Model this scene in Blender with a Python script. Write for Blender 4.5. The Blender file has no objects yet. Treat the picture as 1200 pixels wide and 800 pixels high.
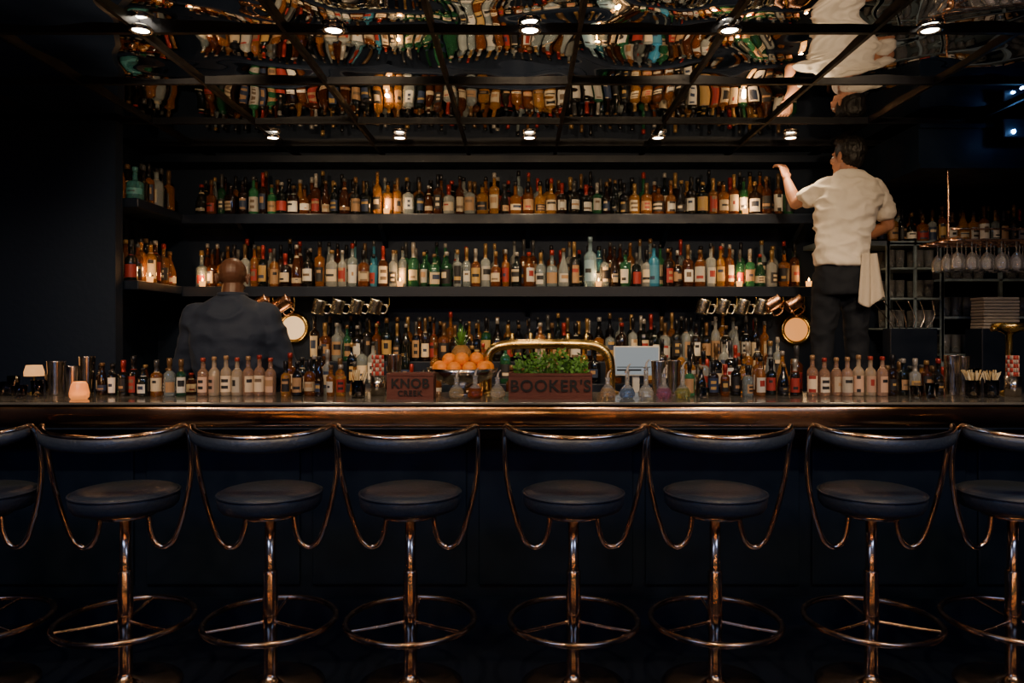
import bpy, math, random
from mathutils import Vector, Matrix, noise
random.seed(7)
R=random.random
def U(a,b): return a+(b-a)*random.random()
scene=bpy.context.scene
COL=scene.collection
CAMZ=1.39
F=880.0
def wx(px,d): return (px-610)/F*d      # lateral metres for a photo column at a real depth d
def wz(py,d): return CAMZ-(py-390)/F*d # height in metres at depth d

# ------------------------------------------------------------------ materials
def mat(name,col=(0.5,0.5,0.5),rough=0.5,metal=0.0,trans=0.0,emis=None,estr=0.0,attr=False,coat=0.0,ior=1.45,
        bump=None,vary=None,sheen=0.0,spec=0.5,lo=.6,hi=1.35):
    m=bpy.data.materials.new(name); m.use_nodes=True
    nt=m.node_tree; b=nt.nodes['Principled BSDF']
    b.inputs['Base Color'].default_value=(*col,1)
    b.inputs['Roughness'].default_value=rough
    b.inputs['Metallic'].default_value=metal
    b.inputs['Transmission Weight'].default_value=trans
    b.inputs['Coat Weight'].default_value=coat
    b.inputs['IOR'].default_value=ior
    b.inputs['Sheen Weight'].default_value=sheen
    b.inputs['Specular IOR Level'].default_value=spec
    if emis:
        b.inputs['Emission Color'].default_value=(*emis,1)
        b.inputs['Emission Strength'].default_value=estr
    if attr:
        a=nt.nodes.new('ShaderNodeAttribute'); a.attribute_name='Col'
        nt.links.new(a.outputs['Color'],b.inputs['Base Color'])
    if bump or vary:
        tc=nt.nodes.new('ShaderNodeTexCoord')
        n=nt.nodes.new('ShaderNodeTexNoise')
        mp=nt.nodes.new('ShaderNodeMapping')
        nt.links.new(tc.outputs['Object'],mp.inputs['Vector'])
        nt.links.new(mp.outputs['Vector'],n.inputs['Vector'])
        n.inputs['Detail'].default_value=5
        n.inputs['Scale'].default_value=(bump or vary)[0]
        if (bump or vary)[2:]: mp.inputs['Scale'].default_value=(bump or vary)[2]
        if bump:
            bp=nt.nodes.new('ShaderNodeBump'); bp.inputs['Strength'].default_value=bump[1]
            bp.inputs['Distance'].default_value=0.01
            nt.links.new(n.outputs['Fac'],bp.inputs['Height'])
            nt.links.new(bp.outputs['Normal'],b.inputs['Normal'])
        if vary:
            r=nt.nodes.new('ShaderNodeMapRange')
            r.inputs['From Min'].default_value=.3; r.inputs['From Max'].default_value=.7
            r.inputs['To Min'].default_value=max(0,rough-vary[1]); r.inputs['To Max'].default_value=rough+vary[1]
            nt.links.new(n.outputs['Fac'],r.inputs['Value'])
            nt.links.new(r.outputs['Result'],b.inputs['Roughness'])
            mx=nt.nodes.new('ShaderNodeMixRGB'); mx.inputs['Color1'].default_value=(*[c*lo for c in col],1)
            mx.inputs['Color2'].default_value=(*[min(1,c*hi) for c in col],1)
            nt.links.new(n.outputs['Fac'],mx.inputs['Fac'])
            if not attr: nt.links.new(mx.outputs['Color'],b.inputs['Base Color'])
    return m

M_GLASS=mat('bottle_glass',attr=True,rough=0.05,trans=0.62,coat=0.5)
M_LABEL=mat('bottle_label',attr=True,rough=0.55)
M_CAP=mat('bottle_cap',attr=True,rough=0.3,metal=0.3)
BM=[M_GLASS,M_LABEL,M_CAP]
M_CRUET=mat('cruet_glass',attr=True,rough=0.03,trans=0.85)
M_CLEAR=mat('clear_glass',(0.97,0.98,1),rough=0.02,trans=1.0,ior=1.45)
M_BLACKWALL=mat('wall_paint',(0.004,0.011,0.027),rough=0.65,bump=(30,0.15),spec=.3)
M_SHELF=mat('shelf_lacquer',(0.005,0.010,0.022),rough=0.42,vary=(8,0.1),spec=.3)
M_BARFRONT=mat('bar_front_lacquer',(0.003,0.008,0.019),rough=0.45,vary=(8,0.1),spec=.2)
M_MIRROR=mat('mirror_tile',(0.84,0.85,0.86),rough=0.01,metal=1.0)
M_GRID=mat('grid_paint',(0.004,0.005,0.009),rough=0.5,vary=(15,0.1),spec=.25)
M_FLOOR=mat('floor_gloss',(0.006,0.009,0.016),rough=0.15,vary=(3,0.08),coat=0.3)
M_BRASS=mat('brass',(0.9,0.55,0.18),rough=0.24,metal=1.0,vary=(10,0.07))
M_COPPERBAND=mat('bar_band',(0.60,0.34,0.18),rough=0.19,metal=1.0,vary=(1.6,0.10,(1,1,3)),lo=.3,hi=1.4)
M_CHROME=mat('stool_chrome',(0.80,0.54,0.37),rough=0.16,metal=1.0,vary=(30,0.06),lo=.8,hi=1.15)
M_STEEL=mat('steel',(0.62,0.56,0.49),rough=0.2,metal=1.0,vary=(20,0.08))
M_COPPER=mat('copper',(0.95,0.45,0.27),rough=0.28,metal=1.0,vary=(20,0.08))
M_LEATHER=mat('navy_leather',(0.018,0.026,0.040),rough=0.38,bump=(60,0.25))
M_TOP=mat('bar_top_stone',(0.12,0.115,0.10),rough=0.16,vary=(9,0.06),coat=0.4)
M_CRATE=mat('crate_wood',(0.10,0.026,0.015),rough=0.5,vary=(12,0.1,(1,1,9)))
M_INK=mat('crate_ink',(0.005,0.004,0.004),rough=0.6,vary=(30,0.1))
M_SKIN=mat('skin_light',(0.42,0.2,0.12),rough=0.5,vary=(14,0.05),lo=.85,hi=1.15)
M_SKIND=mat('skin_dark',(0.08,0.034,0.019),rough=0.42,vary=(14,0.05),lo=.8,hi=1.2)
M_TEE=mat('tee_cotton',(0.80,0.74,0.65),rough=0.9,bump=(14,0.5),sheen=0.2)
M_TOWEL=mat('towel_cotton',(0.6,0.53,0.44),rough=0.95,bump=(60,0.4))
M_DENIM=mat('navy_shirt',(0.005,0.012,0.031),rough=0.8,bump=(12,0.6),sheen=0.03)
M_PANTS=mat('black_trousers',(0.004,0.007,0.014),rough=0.85,bump=(12,0.5))
M_HAIR=mat('hair',(0.006,0.005,0.005),rough=0.5,bump=(60,0.9,(1,1,0.3)))
M_EYE=mat('eye_white',(0.7,0.7,0.68),rough=0.2,vary=(5,0.05))
M_ORANGE=mat('orange_peel',(0.9,0.27,0.015),rough=0.45,bump=(140,0.3))
M_LEAF=mat('herb_leaf',(0.10,0.26,0.04),rough=0.5,vary=(30,0.1))
M_PINE=mat('pineapple_skin',(0.30,0.15,0.04),rough=0.6,bump=(60,0.8))
M_RED=mat('striped_card',(0.6,0.06,0.04),rough=0.6,attr=True)
def emi(name,col,s): return mat(name,(0.02,0.02,0.02),rough=0.5,emis=col,estr=s,vary=None)
E_LAMP=emi('downlight_lens',(1,0.85,0.65),30)
E_CANDLE=emi('candle_glow',(1,0.38,0.08),2.2)
E_FLAME=emi('candle_flame',(1,0.5,0.15),25)
E_PORT=emi('porthole_diffuser',(1,0.60,0.27),1.5)
E_PORT2=emi('porthole_diffuser_amber',(1,0.36,0.08),1.1)
E_SCREEN=emi('monitor_screen',(0.75,0.85,0.9),0.30)
E_BLUE=emi('blue_led',(0.15,0.45,1),80)

# ------------------------------------------------------------------ mesh builder
class MB:
    def __init__(s): s.v=[];s.f=[];s.m=[];s.c=[];s.sm=[]
    def add(s,vs,fs,mi=0,col=(1,1,1),smooth=True):
        o=len(s.v); s.v.extend([tuple(v) for v in vs])
        for f in fs:
            s.f.append([i+o for i in f]); s.m.append(mi); s.c.append(col); s.sm.append(smooth)
    def lathe(s,prof,org=(0,0,0),seg=16,fn=None,mi=0,col=(1,1,1),n=2.0,rot=0.0,M=None,smooth=True,sy=1.0,caps=True):
        o=len(s.v); ox,oy,oz=org
        for (r,z) in prof:
            for j in range(seg):
                a=2*math.pi*(j+0.5)/seg
                ca,sa=math.cos(a),math.sin(a)
                k=r
                if n!=2.0: k=r/((abs(ca)**n+abs(sa)**n)**(1/n))*0.93
                x,y=k*ca,k*sa*sy
                if rot: x,y=x*math.cos(rot)-y*math.sin(rot),x*math.sin(rot)+y*math.cos(rot)
                p=Vector((x,y,z))
                if M: p=M@p
                s.v.append((p.x+ox,p.y+oy,p.z+oz))
        for i in range(len(prof)-1):
            for j in range(seg):
                k=(j+1)%seg
                s.f.append([o+i*seg+j,o+i*seg+k,o+(i+1)*seg+k,o+(i+1)*seg+j])
                if fn:
                    mm,cc=fn(i,j)
                else: mm,cc=mi,col
                s.m.append(mm); s.c.append(cc); s.sm.append(smooth)
        if not caps: return
        for i,rev in ((0,True),(len(prof)-1,False)):
            if prof[i][0]>1e-6:
                f=[o+i*seg+j for j in range(seg)]
                if rev: f=f[::-1]
                s.f.append(f)
                mm,cc=(fn(min(i,len(prof)-2),seg//4) if fn else (mi,col))
                s.m.append(mm); s.c.append(cc); s.sm.append(False)
    def box(s,lo,hi,mi=0,col=(1,1,1),bev=0.0):
        x0,y0,z0=lo;x1,y1,z1=hi
        if bev<=0:
            vs=[(x0,y0,z0),(x1,y0,z0),(x1,y1,z0),(x0,y1,z0),(x0,y0,z1),(x1,y0,z1),(x1,y1,z1),(x0,y1,z1)]
            s.add(vs,[(3,2,1,0),(4,5,6,7),(0,1,5,4),(1,2,6,5),(2,3,7,6),(3,0,4,7)],mi,col,False)
        else:
            b=bmesh_box(lo,hi,bev); s.add(b[0],b[1],mi,col,False)
    def tube(s,pts,r,seg=10,mi=0,col=(1,1,1),closed=False,sub=6):
        P=[Vector(p) for p in pts]
        rr=r if isinstance(r,(list,tuple)) else [r]*len(P)
        # catmull-rom
        Q=[];QR=[]
        n=len(P)
        rng=n if closed else n-1
        for i in range(rng):
            p0=P[(i-1)%n] if (closed or i>0) else P[0]
            p1=P[i];p2=P[(i+1)%n]
            p3=P[(i+2)%n] if (closed or i+2<n) else P[-1]
            for k in range(sub):
                t=k/sub
                Q.append(0.5*((2*p1)+(-p0+p2)*t+(2*p0-5*p1+4*p2-p3)*t*t+(-p0+3*p1-3*p2+p3)*t**3))
                QR.append(rr[i]*(1-t)+rr[(i+1)%n]*t)
        if not closed: Q.append(P[-1]);QR.append(rr[-1])
        m=len(Q); o=len(s.v)
        up=None
        for i in range(m):
            if closed: T=(Q[(i+1)%m]-Q[i-1])
            else: T=Q[min(i+1,m-1)]-Q[max(i-1,0)]
            T.normalize()
            if up is None:
                up=Vector((0,0,1)) if abs(T.z)<0.9 else Vector((0,1,0))
            a=(up-T*up.dot(T)).normalized(); up=a; b=T.cross(a)
            for j in range(seg):
                an=2*math.pi*j/seg
                s.v.append(tuple(Q[i]+(a*math.cos(an)+b*math.sin(an))*QR[i]))
        for i in range(m if closed else m-1):
            for j in range(seg):
                k=(j+1)%seg;i2=(i+1)%m
                s.f.append([o+i*seg+j,o+i*seg+k,o+i2*seg+k,o+i2*seg+j]);s.m.append(mi);s.c.append(col);s.sm.append(True)
        if not closed:
            s.f.append([o+j for j in range(seg)][::-1]);s.m.append(mi);s.c.append(col);s.sm.append(False)
            s.f.append([o+(m-1)*seg+j for j in range(seg)]);s.m.append(mi);s.c.append(col);s.sm.append(False)
    def ell(s,c,rad,M=None,mi=0,col=(1,1,1),seg=18,rings=11):
        prof=[(math.sin(math.pi*i/rings),-math.cos(math.pi*i/rings)) for i in range(rings+1)]
        prof[0]=(1e-4,-1);prof[-1]=(1e-4,1)
        S=Matrix.Diagonal(Vector(rad))
        s.lathe(prof,c,seg,mi=mi,col=col,M=(M@S) if M else S)
    def cap(s,p0,r0,p1,r1,mi=0,col=(1,1,1),seg=14,flat=1.0):
        p0=Vector(p0);p1=Vector(p1);d=p1-p0;L=d.length
        q=d.to_track_quat('Z','Y').to_matrix()
        prof=[]
        for i in range(6):
            a=math.pi/2*(1-i/5); prof.append((max(1e-4,r0*math.cos(a)),-r0*math.sin(a)))
        for i in range(6):
            a=math.pi/2*(i/5); prof.append((max(1e-4,r1*math.cos(a)),L+r1*math.sin(a)))
        s.lathe(prof,p0,seg,mi=mi,col=col,M=q,sy=flat)
    def loft(s,rings,seg=28,n=2.3,mi=0):
        o=len(s.v)
        for (x,y,z,rx,ry) in rings:
            for j in range(seg):
                a=2*math.pi*j/seg;ca,sa=math.cos(a),math.sin(a)
                k=1/((abs(ca)**n+abs(sa)**n)**(1/n))
                s.v.append((x+rx*k*ca,y+ry*k*sa,z))
        for i in range(len(rings)-1):
            for j in range(seg):
                k=(j+1)%seg
                s.f.append([o+i*seg+j,o+i*seg+k,o+(i+1)*seg+k,o+(i+1)*seg+j]);s.m.append(mi);s.c.append((1,1,1));s.sm.append(True)
        s.f.append([o+j for j in range(seg)][::-1]);s.m.append(mi);s.c.append((1,1,1));s.sm.append(True)
        b=o+(len(rings)-1)*seg
        s.f.append([b+j for j in range(seg)]);s.m.append(mi);s.c.append((1,1,1));s.sm.append(True)
    def mesh(s,name,mats):
        me=bpy.data.meshes.new(name); me.from_pydata(s.v,[],s.f)
        for m in mats: me.materials.append(m)
        me.polygons.foreach_set('material_index',s.m)
        me.polygons.foreach_set('use_smooth',s.sm)
        ca=me.color_attributes.new('Col','FLOAT_COLOR','CORNER')
        buf=[]
        for f,c in zip(s.f,s.c): buf.extend([c[0],c[1],c[2],1.0]*len(f))
        ca.data.foreach_set('color',buf)
        me.update(); return me
    def obj(s,name,mats,parent=None,loc=(0,0,0)):
        ob=bpy.data.objects.new(name,s.mesh(name,mats)); COL.objects.link(ob); ob.location=loc
        if parent: ob.parent=parent
        return ob
def bmesh_box(lo,hi,b):
    import bmesh
    bm=bmesh.new(); bmesh.ops.create_cube(bm,size=1)
    for v in bm.verts:
        v.co=Vector([(lo[i]+hi[i])/2+v.co[i]*(hi[i]-lo[i]) for i in range(3)])
    bmesh.ops.bevel(bm,geom=bm.edges[:],offset=b,segments=2,affect='EDGES',profile=0.5)
    vs=[tuple(v.co) for v in bm.verts]; bm.verts.index_update()
    fs=[[v.index for v in f.verts] for f in bm.faces]; bm.free()
    return vs,fs
def empty(name,loc=(0,0,0)):
    e=bpy.data.objects.new(name,None); COL.objects.link(e); e.location=loc; e.empty_display_size=0.1; return e
def boxobj(name,lo,hi,m,bev=0.0):
    b=MB(); b.box(lo,hi,bev=bev); return b.obj(name,[m])

# ------------------------------------------------------------------ room shell
XL,XR=-3.5,3.7; YB=-2.6; YF=5.32; ZC=2.62
boxobj('floor',(XL,YB,-0.1),(XR,YF,0),M_FLOOR)
boxobj('wall_back',(XL,YF,-0.1),(XR,YF+0.1,3.0),M_BLACKWALL)
boxobj('wall_left',(XL-0.1,YB,-0.1),(XL,YF,3.0),M_BLACKWALL)
boxobj('wall_right',(XR,YB,-0.1),(XR+0.1,YF,3.0),M_BLACKWALL)
boxobj('wall_front',(XL,YB-0.1,-0.1),(XR,YB,3.0),M_BLACKWALL)
boxobj('ceiling',(XL,YB,ZC+0.06),(XR,YF,ZC+0.16),M_BLACKWALL)
boxobj('wall_partition',(XL,4.32,0),(-2.33,4.40,ZC-.01),M_BLACKWALL)
boxobj('wall_niche',(-2.63,4.40,0),(-2.57,YF,ZC-.01),M_BLACKWALL)
boxobj('trim_1',(-2.56,5.1,2.55),(2.27,YF-.003,2.597),M_SHELF)
b=MB(); b.box((2.28,4.3,2.33),(XR-.01,4.36,ZC-.03)); b.box((2.28,4.36,2.33),(2.33,YF-.01,ZC-.03)); b.box((2.33,4.36,2.33),(XR-.01,YF-.01,2.36))
b.box((2.28,4.285,2.33),(XR-.01,4.30,2.36)); b.box((2.28,4.285,2.56),(XR-.01,4.30,2.585))
b.obj('ceiling_soffit',[M_BARFRONT])

# mirrored ceiling tiles (slightly buckled) + grid
xs=[-3.36,-2.76,-2.16,-1.56,-0.96,-0.36,0.24,0.84,1.44,2.04,2.64,3.24,3.7]
ys=[0.66,1.27,1.88,2.46,3.07,3.70,4.40,4.92,5.32]
b=MB()
for i in range(len(xs)-1):
    for j in range(len(ys)-1):
        x0,x1,y0,y1=xs[i],xs[i+1],ys[j],ys[j+1]
        N=26; tx,ty=U(-.008,.008),U(-.006,.006); se=U(0,50); am=U(0.0014,0.0034)*(3.4 if y0<3.0 else 2.6 if y0<3.6 else 1.3 if y0<4.3 else .5)
        vs=[];fs=[]
        for a in range(N+1):
            for c in range(N+1):
                u,v=a/N,c/N
                x=x0+(x1-x0)*u;y=y0+(y1-y0)*v
                w=(16*u*(1-u)*v*(1-v))
                z=ZC+0.012+tx*(u-.5)*0.6+ty*(v-.5)*0.6-w*am*0.9+am*1.1*noise.noise((x*4.0+se,y*4.0,se))
                vs.append((x,y,z))
        for a in range(N):
            for c in range(N):
                k=a*(N+1)+c
                fs.append((k,k+1,k+N+2,k+N+1))
        b.add(vs,fs,0,smooth=True)
b.obj('mirror_ceiling_tiles',[M_MIRROR])
b=MB()
for x in xs[1:-1]: b.box((x-.009,0.6,ZC-.006),(x+.009,YF,ZC+.03))
for y in ys[:-1]: b.box((XL,y-.012,ZC-.007),(XR,y+.012,ZC+.03))
b.obj('ceiling_grid',[M_GRID])

# ------------------------------------------------------------------ shelves
SH=[1.70,2.185]
for k,z in enumerate(SH):
    b=MB()
    t=0.055
    b.box((-2.565,5.0,z-t),(1.98,YF-.003,z),bev=0.006)
    b.box((-2.565,4.42,z-t),(-2.25,5.0,z),bev=0.006)
    b.box((-2.25,4.985,z-t-0.012),(1.98,5.0,z-t+0.02))   # nosing lip
    for x in (-1.9,-0.95,0.05,1.0,1.9):
        b.add([(x-.015,5.05,z-t),(x+.015,5.05,z-t),(x+.015,YF-.003,z-t),(x-.015,YF-.003,z-t),(x-.015,YF-.003,z-t-.14),(x+.015,YF-.003,z-t-.14)],
              [(0,1,5,4),(0,4,3),(1,2,5),(0,3,2,1),(3,4,5,2)],0,smooth=False)
    b.obj('liquor_shelf',[M_SHELF])
# back counter with tiers
b=MB()
b.box((-2.56,4.55,0),(XR-.01,YF-.003,0.86)); b.box((-2.56,4.5,0.86),(XR-.01,YF-.003,0.90),bev=0.008)
b.box((-1.75,5.0,0.90),(1.72,YF-.003,1.20),bev=0.006)
b.box((-1.75,4.86,0.90),(1.72,5.0,1.06),bev=0.006)
for x in (-1.9,-1.2,-.5,.2,.9,1.6,2.3,3.0): b.box((x,4.535,.08),(x+.62,4.55,.80),bev=0.004)
b.obj('back_counter',[M_SHELF])

# ------------------------------------------------------------------ bottles
CREAM=(.62,.50,.33);WHITE=(.68,.64,.56);BLACK=(.012,.012,.014);GOLD=(.42,.26,.08);REDC=(.28,.025,.018);BLUEC=(.04,.12,.3)
TAN=(.36,.21,.10);NAVY=(.02,.035,.08)
G_AMB=[(.38,.14,.025),(.24,.07,.012),(.52,.24,.05),(.12,.035,.01)]
G_DK=[(.02,.018,.014),(.012,.018,.016),(.03,.016,.01),(.01,.012,.016)]
G_GRN=[(.03,.16,.07),(.02,.10,.045),(.06,.30,.13)]
G_CLR=[(.45,.50,.49),(.34,.40,.40),(.52,.54,.50)]
G_BLU=[(.10,.42,.60),(.06,.30,.45),(.2,.5,.6)]
def pal_dark():
    q=R()
    return random.choice(G_DK if q<.55 else G_AMB if q<.82 else G_GRN if q<.89 else G_CLR)
def pal_amber():
    q=R(); return random.choice(G_AMB if q<.58 else G_DK if q<.80 else G_CLR if q<.95 else G_GRN)
def pal_clear():
    q=R(); return random.choice(G_CLR if q<.58 else G_BLU if q<.74 else G_GRN if q<.82 else G_AMB)
def pal_green():
    q=R(); return random.choice(G_GRN if q<.62 else G_CLR)
def pal_mix():
    q=R(); return random.choice(G_AMB if q<.40 else G_CLR if q<.73 else G_DK if q<.87 else G_BLU if q<.93 else G_GRN)
def bottle(mb,x,y,z,h,r,glass,kind=None,label=None,cap=None,n=None,seg=14,lfrac=None):
    kind=kind or random.choice('AABBCDEB')
    label=label or random.choice([CREAM,WHITE,CREAM,BLACK,TAN,GOLD,WHITE,BLACK,NAVY,CREAM,TAN,REDC,BLACK,WHITE])
    if sum(label)>1.0:
        f=U(.55,1.2); label=tuple(c*f for c in label)
    ink=random.choice([BLACK,REDC,NAVY,TAN,BLACK,(.15,.1,.06)]) if sum(label)>.2 else random.choice([GOLD,CREAM,TAN])
    cap=cap or random.choice([BLACK,BLACK,BLACK,(.25,.15,.05),REDC,(.12,.07,.03),(.3,.28,.25),(.06,.06,.06),(.15,.08,.03)])
    if n is None: n=random.choice([2,2,2,2,4.5]) if kind in 'ACE' else 2
    nk=max(.0105,min(.0145,r*.34))
    if kind=='A': bt,st,ct=.60,.72,.90
    elif kind=='B': bt,st,ct=.58,.67,.80
    elif kind=='C': bt,st,ct=.50,.60,.86
    elif kind=='D': bt,st,ct=.40,.74,.90
    else: bt,st,ct=.62,.69,.88
    l0,l1=(lfrac or (U(.08,.16),bt-U(.05,.2)))
    rb=r*(0.86 if kind=='E' else 1)
    prof=[(rb*.9,0),(rb,.015*h)]
    for k in range(6):
        t=l0+(l1-l0)*k/5; prof.append((rb+(r-rb)*t/bt,t*h))
    prof+=[(r,bt*h),(r*.86 if kind!='D' else r*.8,(bt+(st-bt)*.4)*h),(nk*1.35,(bt+(st-bt)*.85)*h),(nk,st*h),(nk*.95,ct*h),(nk*1.15,ct*h+.001),(nk*1.15,.985*h),(nk*.8,h)]
    twist=U(-.5,.5); wide=U(.8,1.35); neckband=R()<.3
    rowsink=random.choice([(1,),(1,3),(3,),(2,),(0,4),(2,3)])
    inkw=U(.35,.8)
    def fn(i,j):
        a=2*math.pi*(j+1.0)/seg
        d=abs(((a-(1.5*math.pi+twist)+math.pi)%(2*math.pi))-math.pi)
        if 2<=i<=6 and d<wide:
            return (1,ink if ((i-2) in rowsink and d<inkw) else label)
        if i>=12 or (kind=='B' and i>=11): return (2,cap)
        if i==10 and neckband: return (1,label)
        return (0,glass)
    mb.lathe(prof,(x,y,z),seg,fn=fn,n=n,rot=(U(-.2,.2) if n!=2 else 0))
def row(mb,x0,x1,y,z,pal,hr=(.24,.32),rr=(.027,.040),gap=(.001,.007),skip=0.0,jy=.012,avoid=()):
    x=x0
    while x<x1:
        r=U(*rr); x+=r
        if x+r>x1: break
        if R()>=skip and not any(a<x<c for a,c in avoid):
            h=U(*hr)
            if r>.037: h=min(h,hr[0]+.03)
            p=pal(x) if pal.__code__.co_argcount else pal()
            bottle(mb,x,y+U(-jy,jy),z,h,r,p)
        x+=r+U(*gap)
def p_low(x):
    if x<-1.3: return pal_amber()
    if x<-.85: return pal_clear()
    if x<-.32: return pal_green()
    if x<.1: return pal_amber()
    if x<.95: return pal_mix() if R()<.6 else pal_clear()
    if x<1.4: return pal_amber()
    return pal_dark() if R()<.5 else pal_green()
def p_top(x):
    if -.9<x<.3: return pal_mix() if R()<.4 else pal_amber()
    return pal_dark() if R()<.6 else pal_amber()
mb=MB(); row(mb,-2.2,1.93,5.08,SH[0],p_low,(.22,.31),avoid=((.86,.94),(.42,.52))); row(mb,-2.2,1.93,5.19,SH[0],p_low,(.26,.34))
bottle(mb,.90,5.07,SH[0],.29,.038,(.08,.42,.7),'A',label=(.10,.40,.62),cap=BLACK,lfrac=(.08,.5))
bottle(mb,.47,5.07,SH[0],.34,.044,(.30,.45,.52),'A',label=(.25,.4,.5),cap=(.2,.3,.35),n=5)
mb.obj('shelf_bottles',BM)
mb=MB(); row(mb,-2.2,1.72,5.08,SH[1],p_top,(.20,.30)); row(mb,-2.2,1.93,5.19,SH[1],p_top,(.25,.33))
mb.obj('shelf_bottles',BM)
for z in SH:
    mb=MB()
    for xx,hh in ((-2.34,(.22,.29)),(-2.45,(.25,.31))):
        y=4.46
        while y<5.0:
            r=U(.033,.043)
            if not(z>2 and y<4.55 and xx>-2.4): bottle(mb,xx+U(-.01,.01),y+r,z,U(*hh),r,(pal_amber() if z<2 else pal_dark()))
            y+=2*r+U(.002,.014)
    mb.obj('side_shelf_bottles',BM)
b=MB(); bottle(b,-2.31,4.50,SH[1],.2,.05,(.08,.3,.3),'C',label=(.06,.22,.22),cap=(.06,.2,.2)); b.obj('decanter',BM)
mb=MB()
row(mb,-1.7,1.7,5.09,1.20,pal_dark,(.23,.31),avoid=((-1.66,-1.44),)); row(mb,-1.7,1.7,5.2,1.20,pal_dark,(.27,.34),avoid=((-1.70,-1.38),(1.66,1.95)))
row(mb,-1.35,1.3,4.93,1.06,lambda:pal_dark() if R()<.6 else pal_amber(),(.24,.3),skip=.4)
row(mb,1.3,1.72,4.93,1.06,pal_amber,(.24,.32))
mb.obj('back_counter_bottles',BM)
mb=MB()
row(mb,-1.30,.3,4.68,.90,pal_amber,(.26,.32),skip=.4); row(mb,1.05,1.75,4.70,.90,pal_amber,(.26,.33),skip=.1)
row(mb,2.35,2.85,4.72,.90,pal_amber,(.26,.33),skip=.2)
mb.obj('counter_bottles',BM)
mb=MB(); row(mb,2.06,3.4,5.1,2.0,pal_dark,(.2,.27)); row(mb,2.36,3.5,5.2,2.0,pal_dark,(.22,.28))
mb.obj('glass_shelf_bottles',BM)

# ------------------------------------------------------------------ bar counter
BT=1.08
b=MB()
b.box((XL+.01,3.355,BT-.012),(XR-.01,3.95,BT),0,bev=.004)
N=14; vs=[];fs=[]
for i in range(N+1):
    a=math.pi*i/N
    for x in (XL+.01,XR-.01): vs.append((x,3.395-.034*math.sin(a)**.45,BT-.013-.104*(1-math.cos(a))/2))
for i in range(N): fs.append((2*i,2*i+1,2*i+3,2*i+2))
b.add(vs,fs,1)
b.box((XL+.01,3.395,BT-.117),(XR-.01,3.40,BT-.013),1)
b.box((XL+.01,3.37,BT-.125),(XR-.01,3.42,BT-.1165),2,bev=.003)
b.box((XL+.01,3.62,0),(XR-.01,3.90,BT-.036),2)
b.box((XL+.01,3.42,BT-.06),(XR-.01,3.62,BT-.014),2)
for k in range(9):
    x=-3.4+.8*k; b.box((x,3.605,.18),(min(x+.74,XR-.02),3.62,.88),2,bev=.006)
b.box((XL+.01,3.58,0),(XR-.01,3.62,.12),2)
b.obj('bar_counter',[M_TOP,M_COPPERBAND,M_BARFRONT])

# ------------------------------------------------------------------ stools
def stool_mesh():
    b=MB()
    b.lathe([(.02,.69),(.15,.695),(.182,.705),(.194,.72),(.198,.745),(.196,.762),(.185,.776),(.16,.783),(.08,.786),(1e-4,.786)],seg=48,mi=1)
    b.tube([(.197*math.cos(a*math.pi/8),.197*math.sin(a*math.pi/8),.765) for a in range(16)],.005,seg=8,mi=1,closed=True,sub=3)
    b.lathe([(.05,.66),(.11,.675),(.11,.692),(.05,.694)],seg=28,mi=0)
    b.lathe([(.021,.66),(.021,.42),(.021,.41)],seg=20,mi=0)
    b.lathe([(.025,.46),(.028,.455),(.028,.30),(.031,.29),(.031,.235),(.026,.225),(.026,.06),(.032,.045),(.07,.028),(.17,.018),(.205,.010),(.21,.0)][::-1],seg=36,mi=0)
    b.tube([(.25*math.cos(a*math.pi/10),.25*math.sin(a*math.pi/10),.265) for a in range(20)],.0115,seg=12,mi=2,closed=True,sub=4)
    for a in (1.57,3.67,5.76):
        b.tube([(.02*math.cos(a),.02*math.sin(a),.262),(.14*math.cos(a),.14*math.sin(a),.262),(.25*math.cos(a),.25*math.sin(a),.265)],.006,mi=2)
    N=28
    W=.262
    def bp(t):
        return Vector((W*math.sin(t*1.35)/math.sin(1.35),-.245+.145*(1-math.cos(t*1.35))/(1-math.cos(1.35)),1.0+.028*t*t))
    rings=[]
    for i in range(N+1):
        t=-1+2*i/N; p=bp(t*.97); q=bp(min(1,t+.02))-bp(max(-1,t-.02)); q.z=0; q.normalize()
        nrm=Vector((q.y,-q.x,0))
        hgt=.046*(1-abs(t)**3*.35)
        th=.013
        ring=[]
        for (u,w) in ((0,.010),(1,.002),(1.15,-hgt*.5),(1,-hgt+.008),(0,-hgt),(-1,-hgt+.008),(-.7,-hgt*.5),(-1,.002)):
            ring.append(p+nrm*th*u+Vector((0,0,w)))
        rings.append(ring)
    vs=[v for r in rings for v in r]; fs=[]
    for i in range(N):
        for j in range(8):
            k=(j+1)%8; fs.append((i*8+j,(i+1)*8+j,(i+1)*8+k,i*8+k))
    fs.append(tuple(range(8))); fs.append(tuple(N*8+j for j in range(8))[::-1])
    b.add(vs,fs,1)
    rail=[bp(-1+2*i/12)+Vector((0,0,.010)) for i in range(13)]
    def leg(sx):
        return [Vector(p) for p in ((sx*.270,-.082,1.018),(sx*.271,-.065,.985),(sx*.269,-.045,.92),(sx*.262,-.03,.83),(sx*.240,-.02,.72),(sx*.210,-.015,.62),(sx*.186,-.012,.572),(sx*.152,-.01,.552),(sx*.120,-.01,.568),(sx*.102,-.01,.61),(sx*.09,-.005,.685))]
    pts=leg(-1)[::-1]+rail+leg(1)
    b.tube(pts,.0105,seg=12,mi=0,sub=5)
    return b.mesh('bar_stool',[M_CHROME,M_LEATHER,mat('ring_bronze',(.50,.34,.24),rough=.22,metal=1,vary=(30,.07),lo=.7,hi=1.2)])
sm=stool_mesh()
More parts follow.
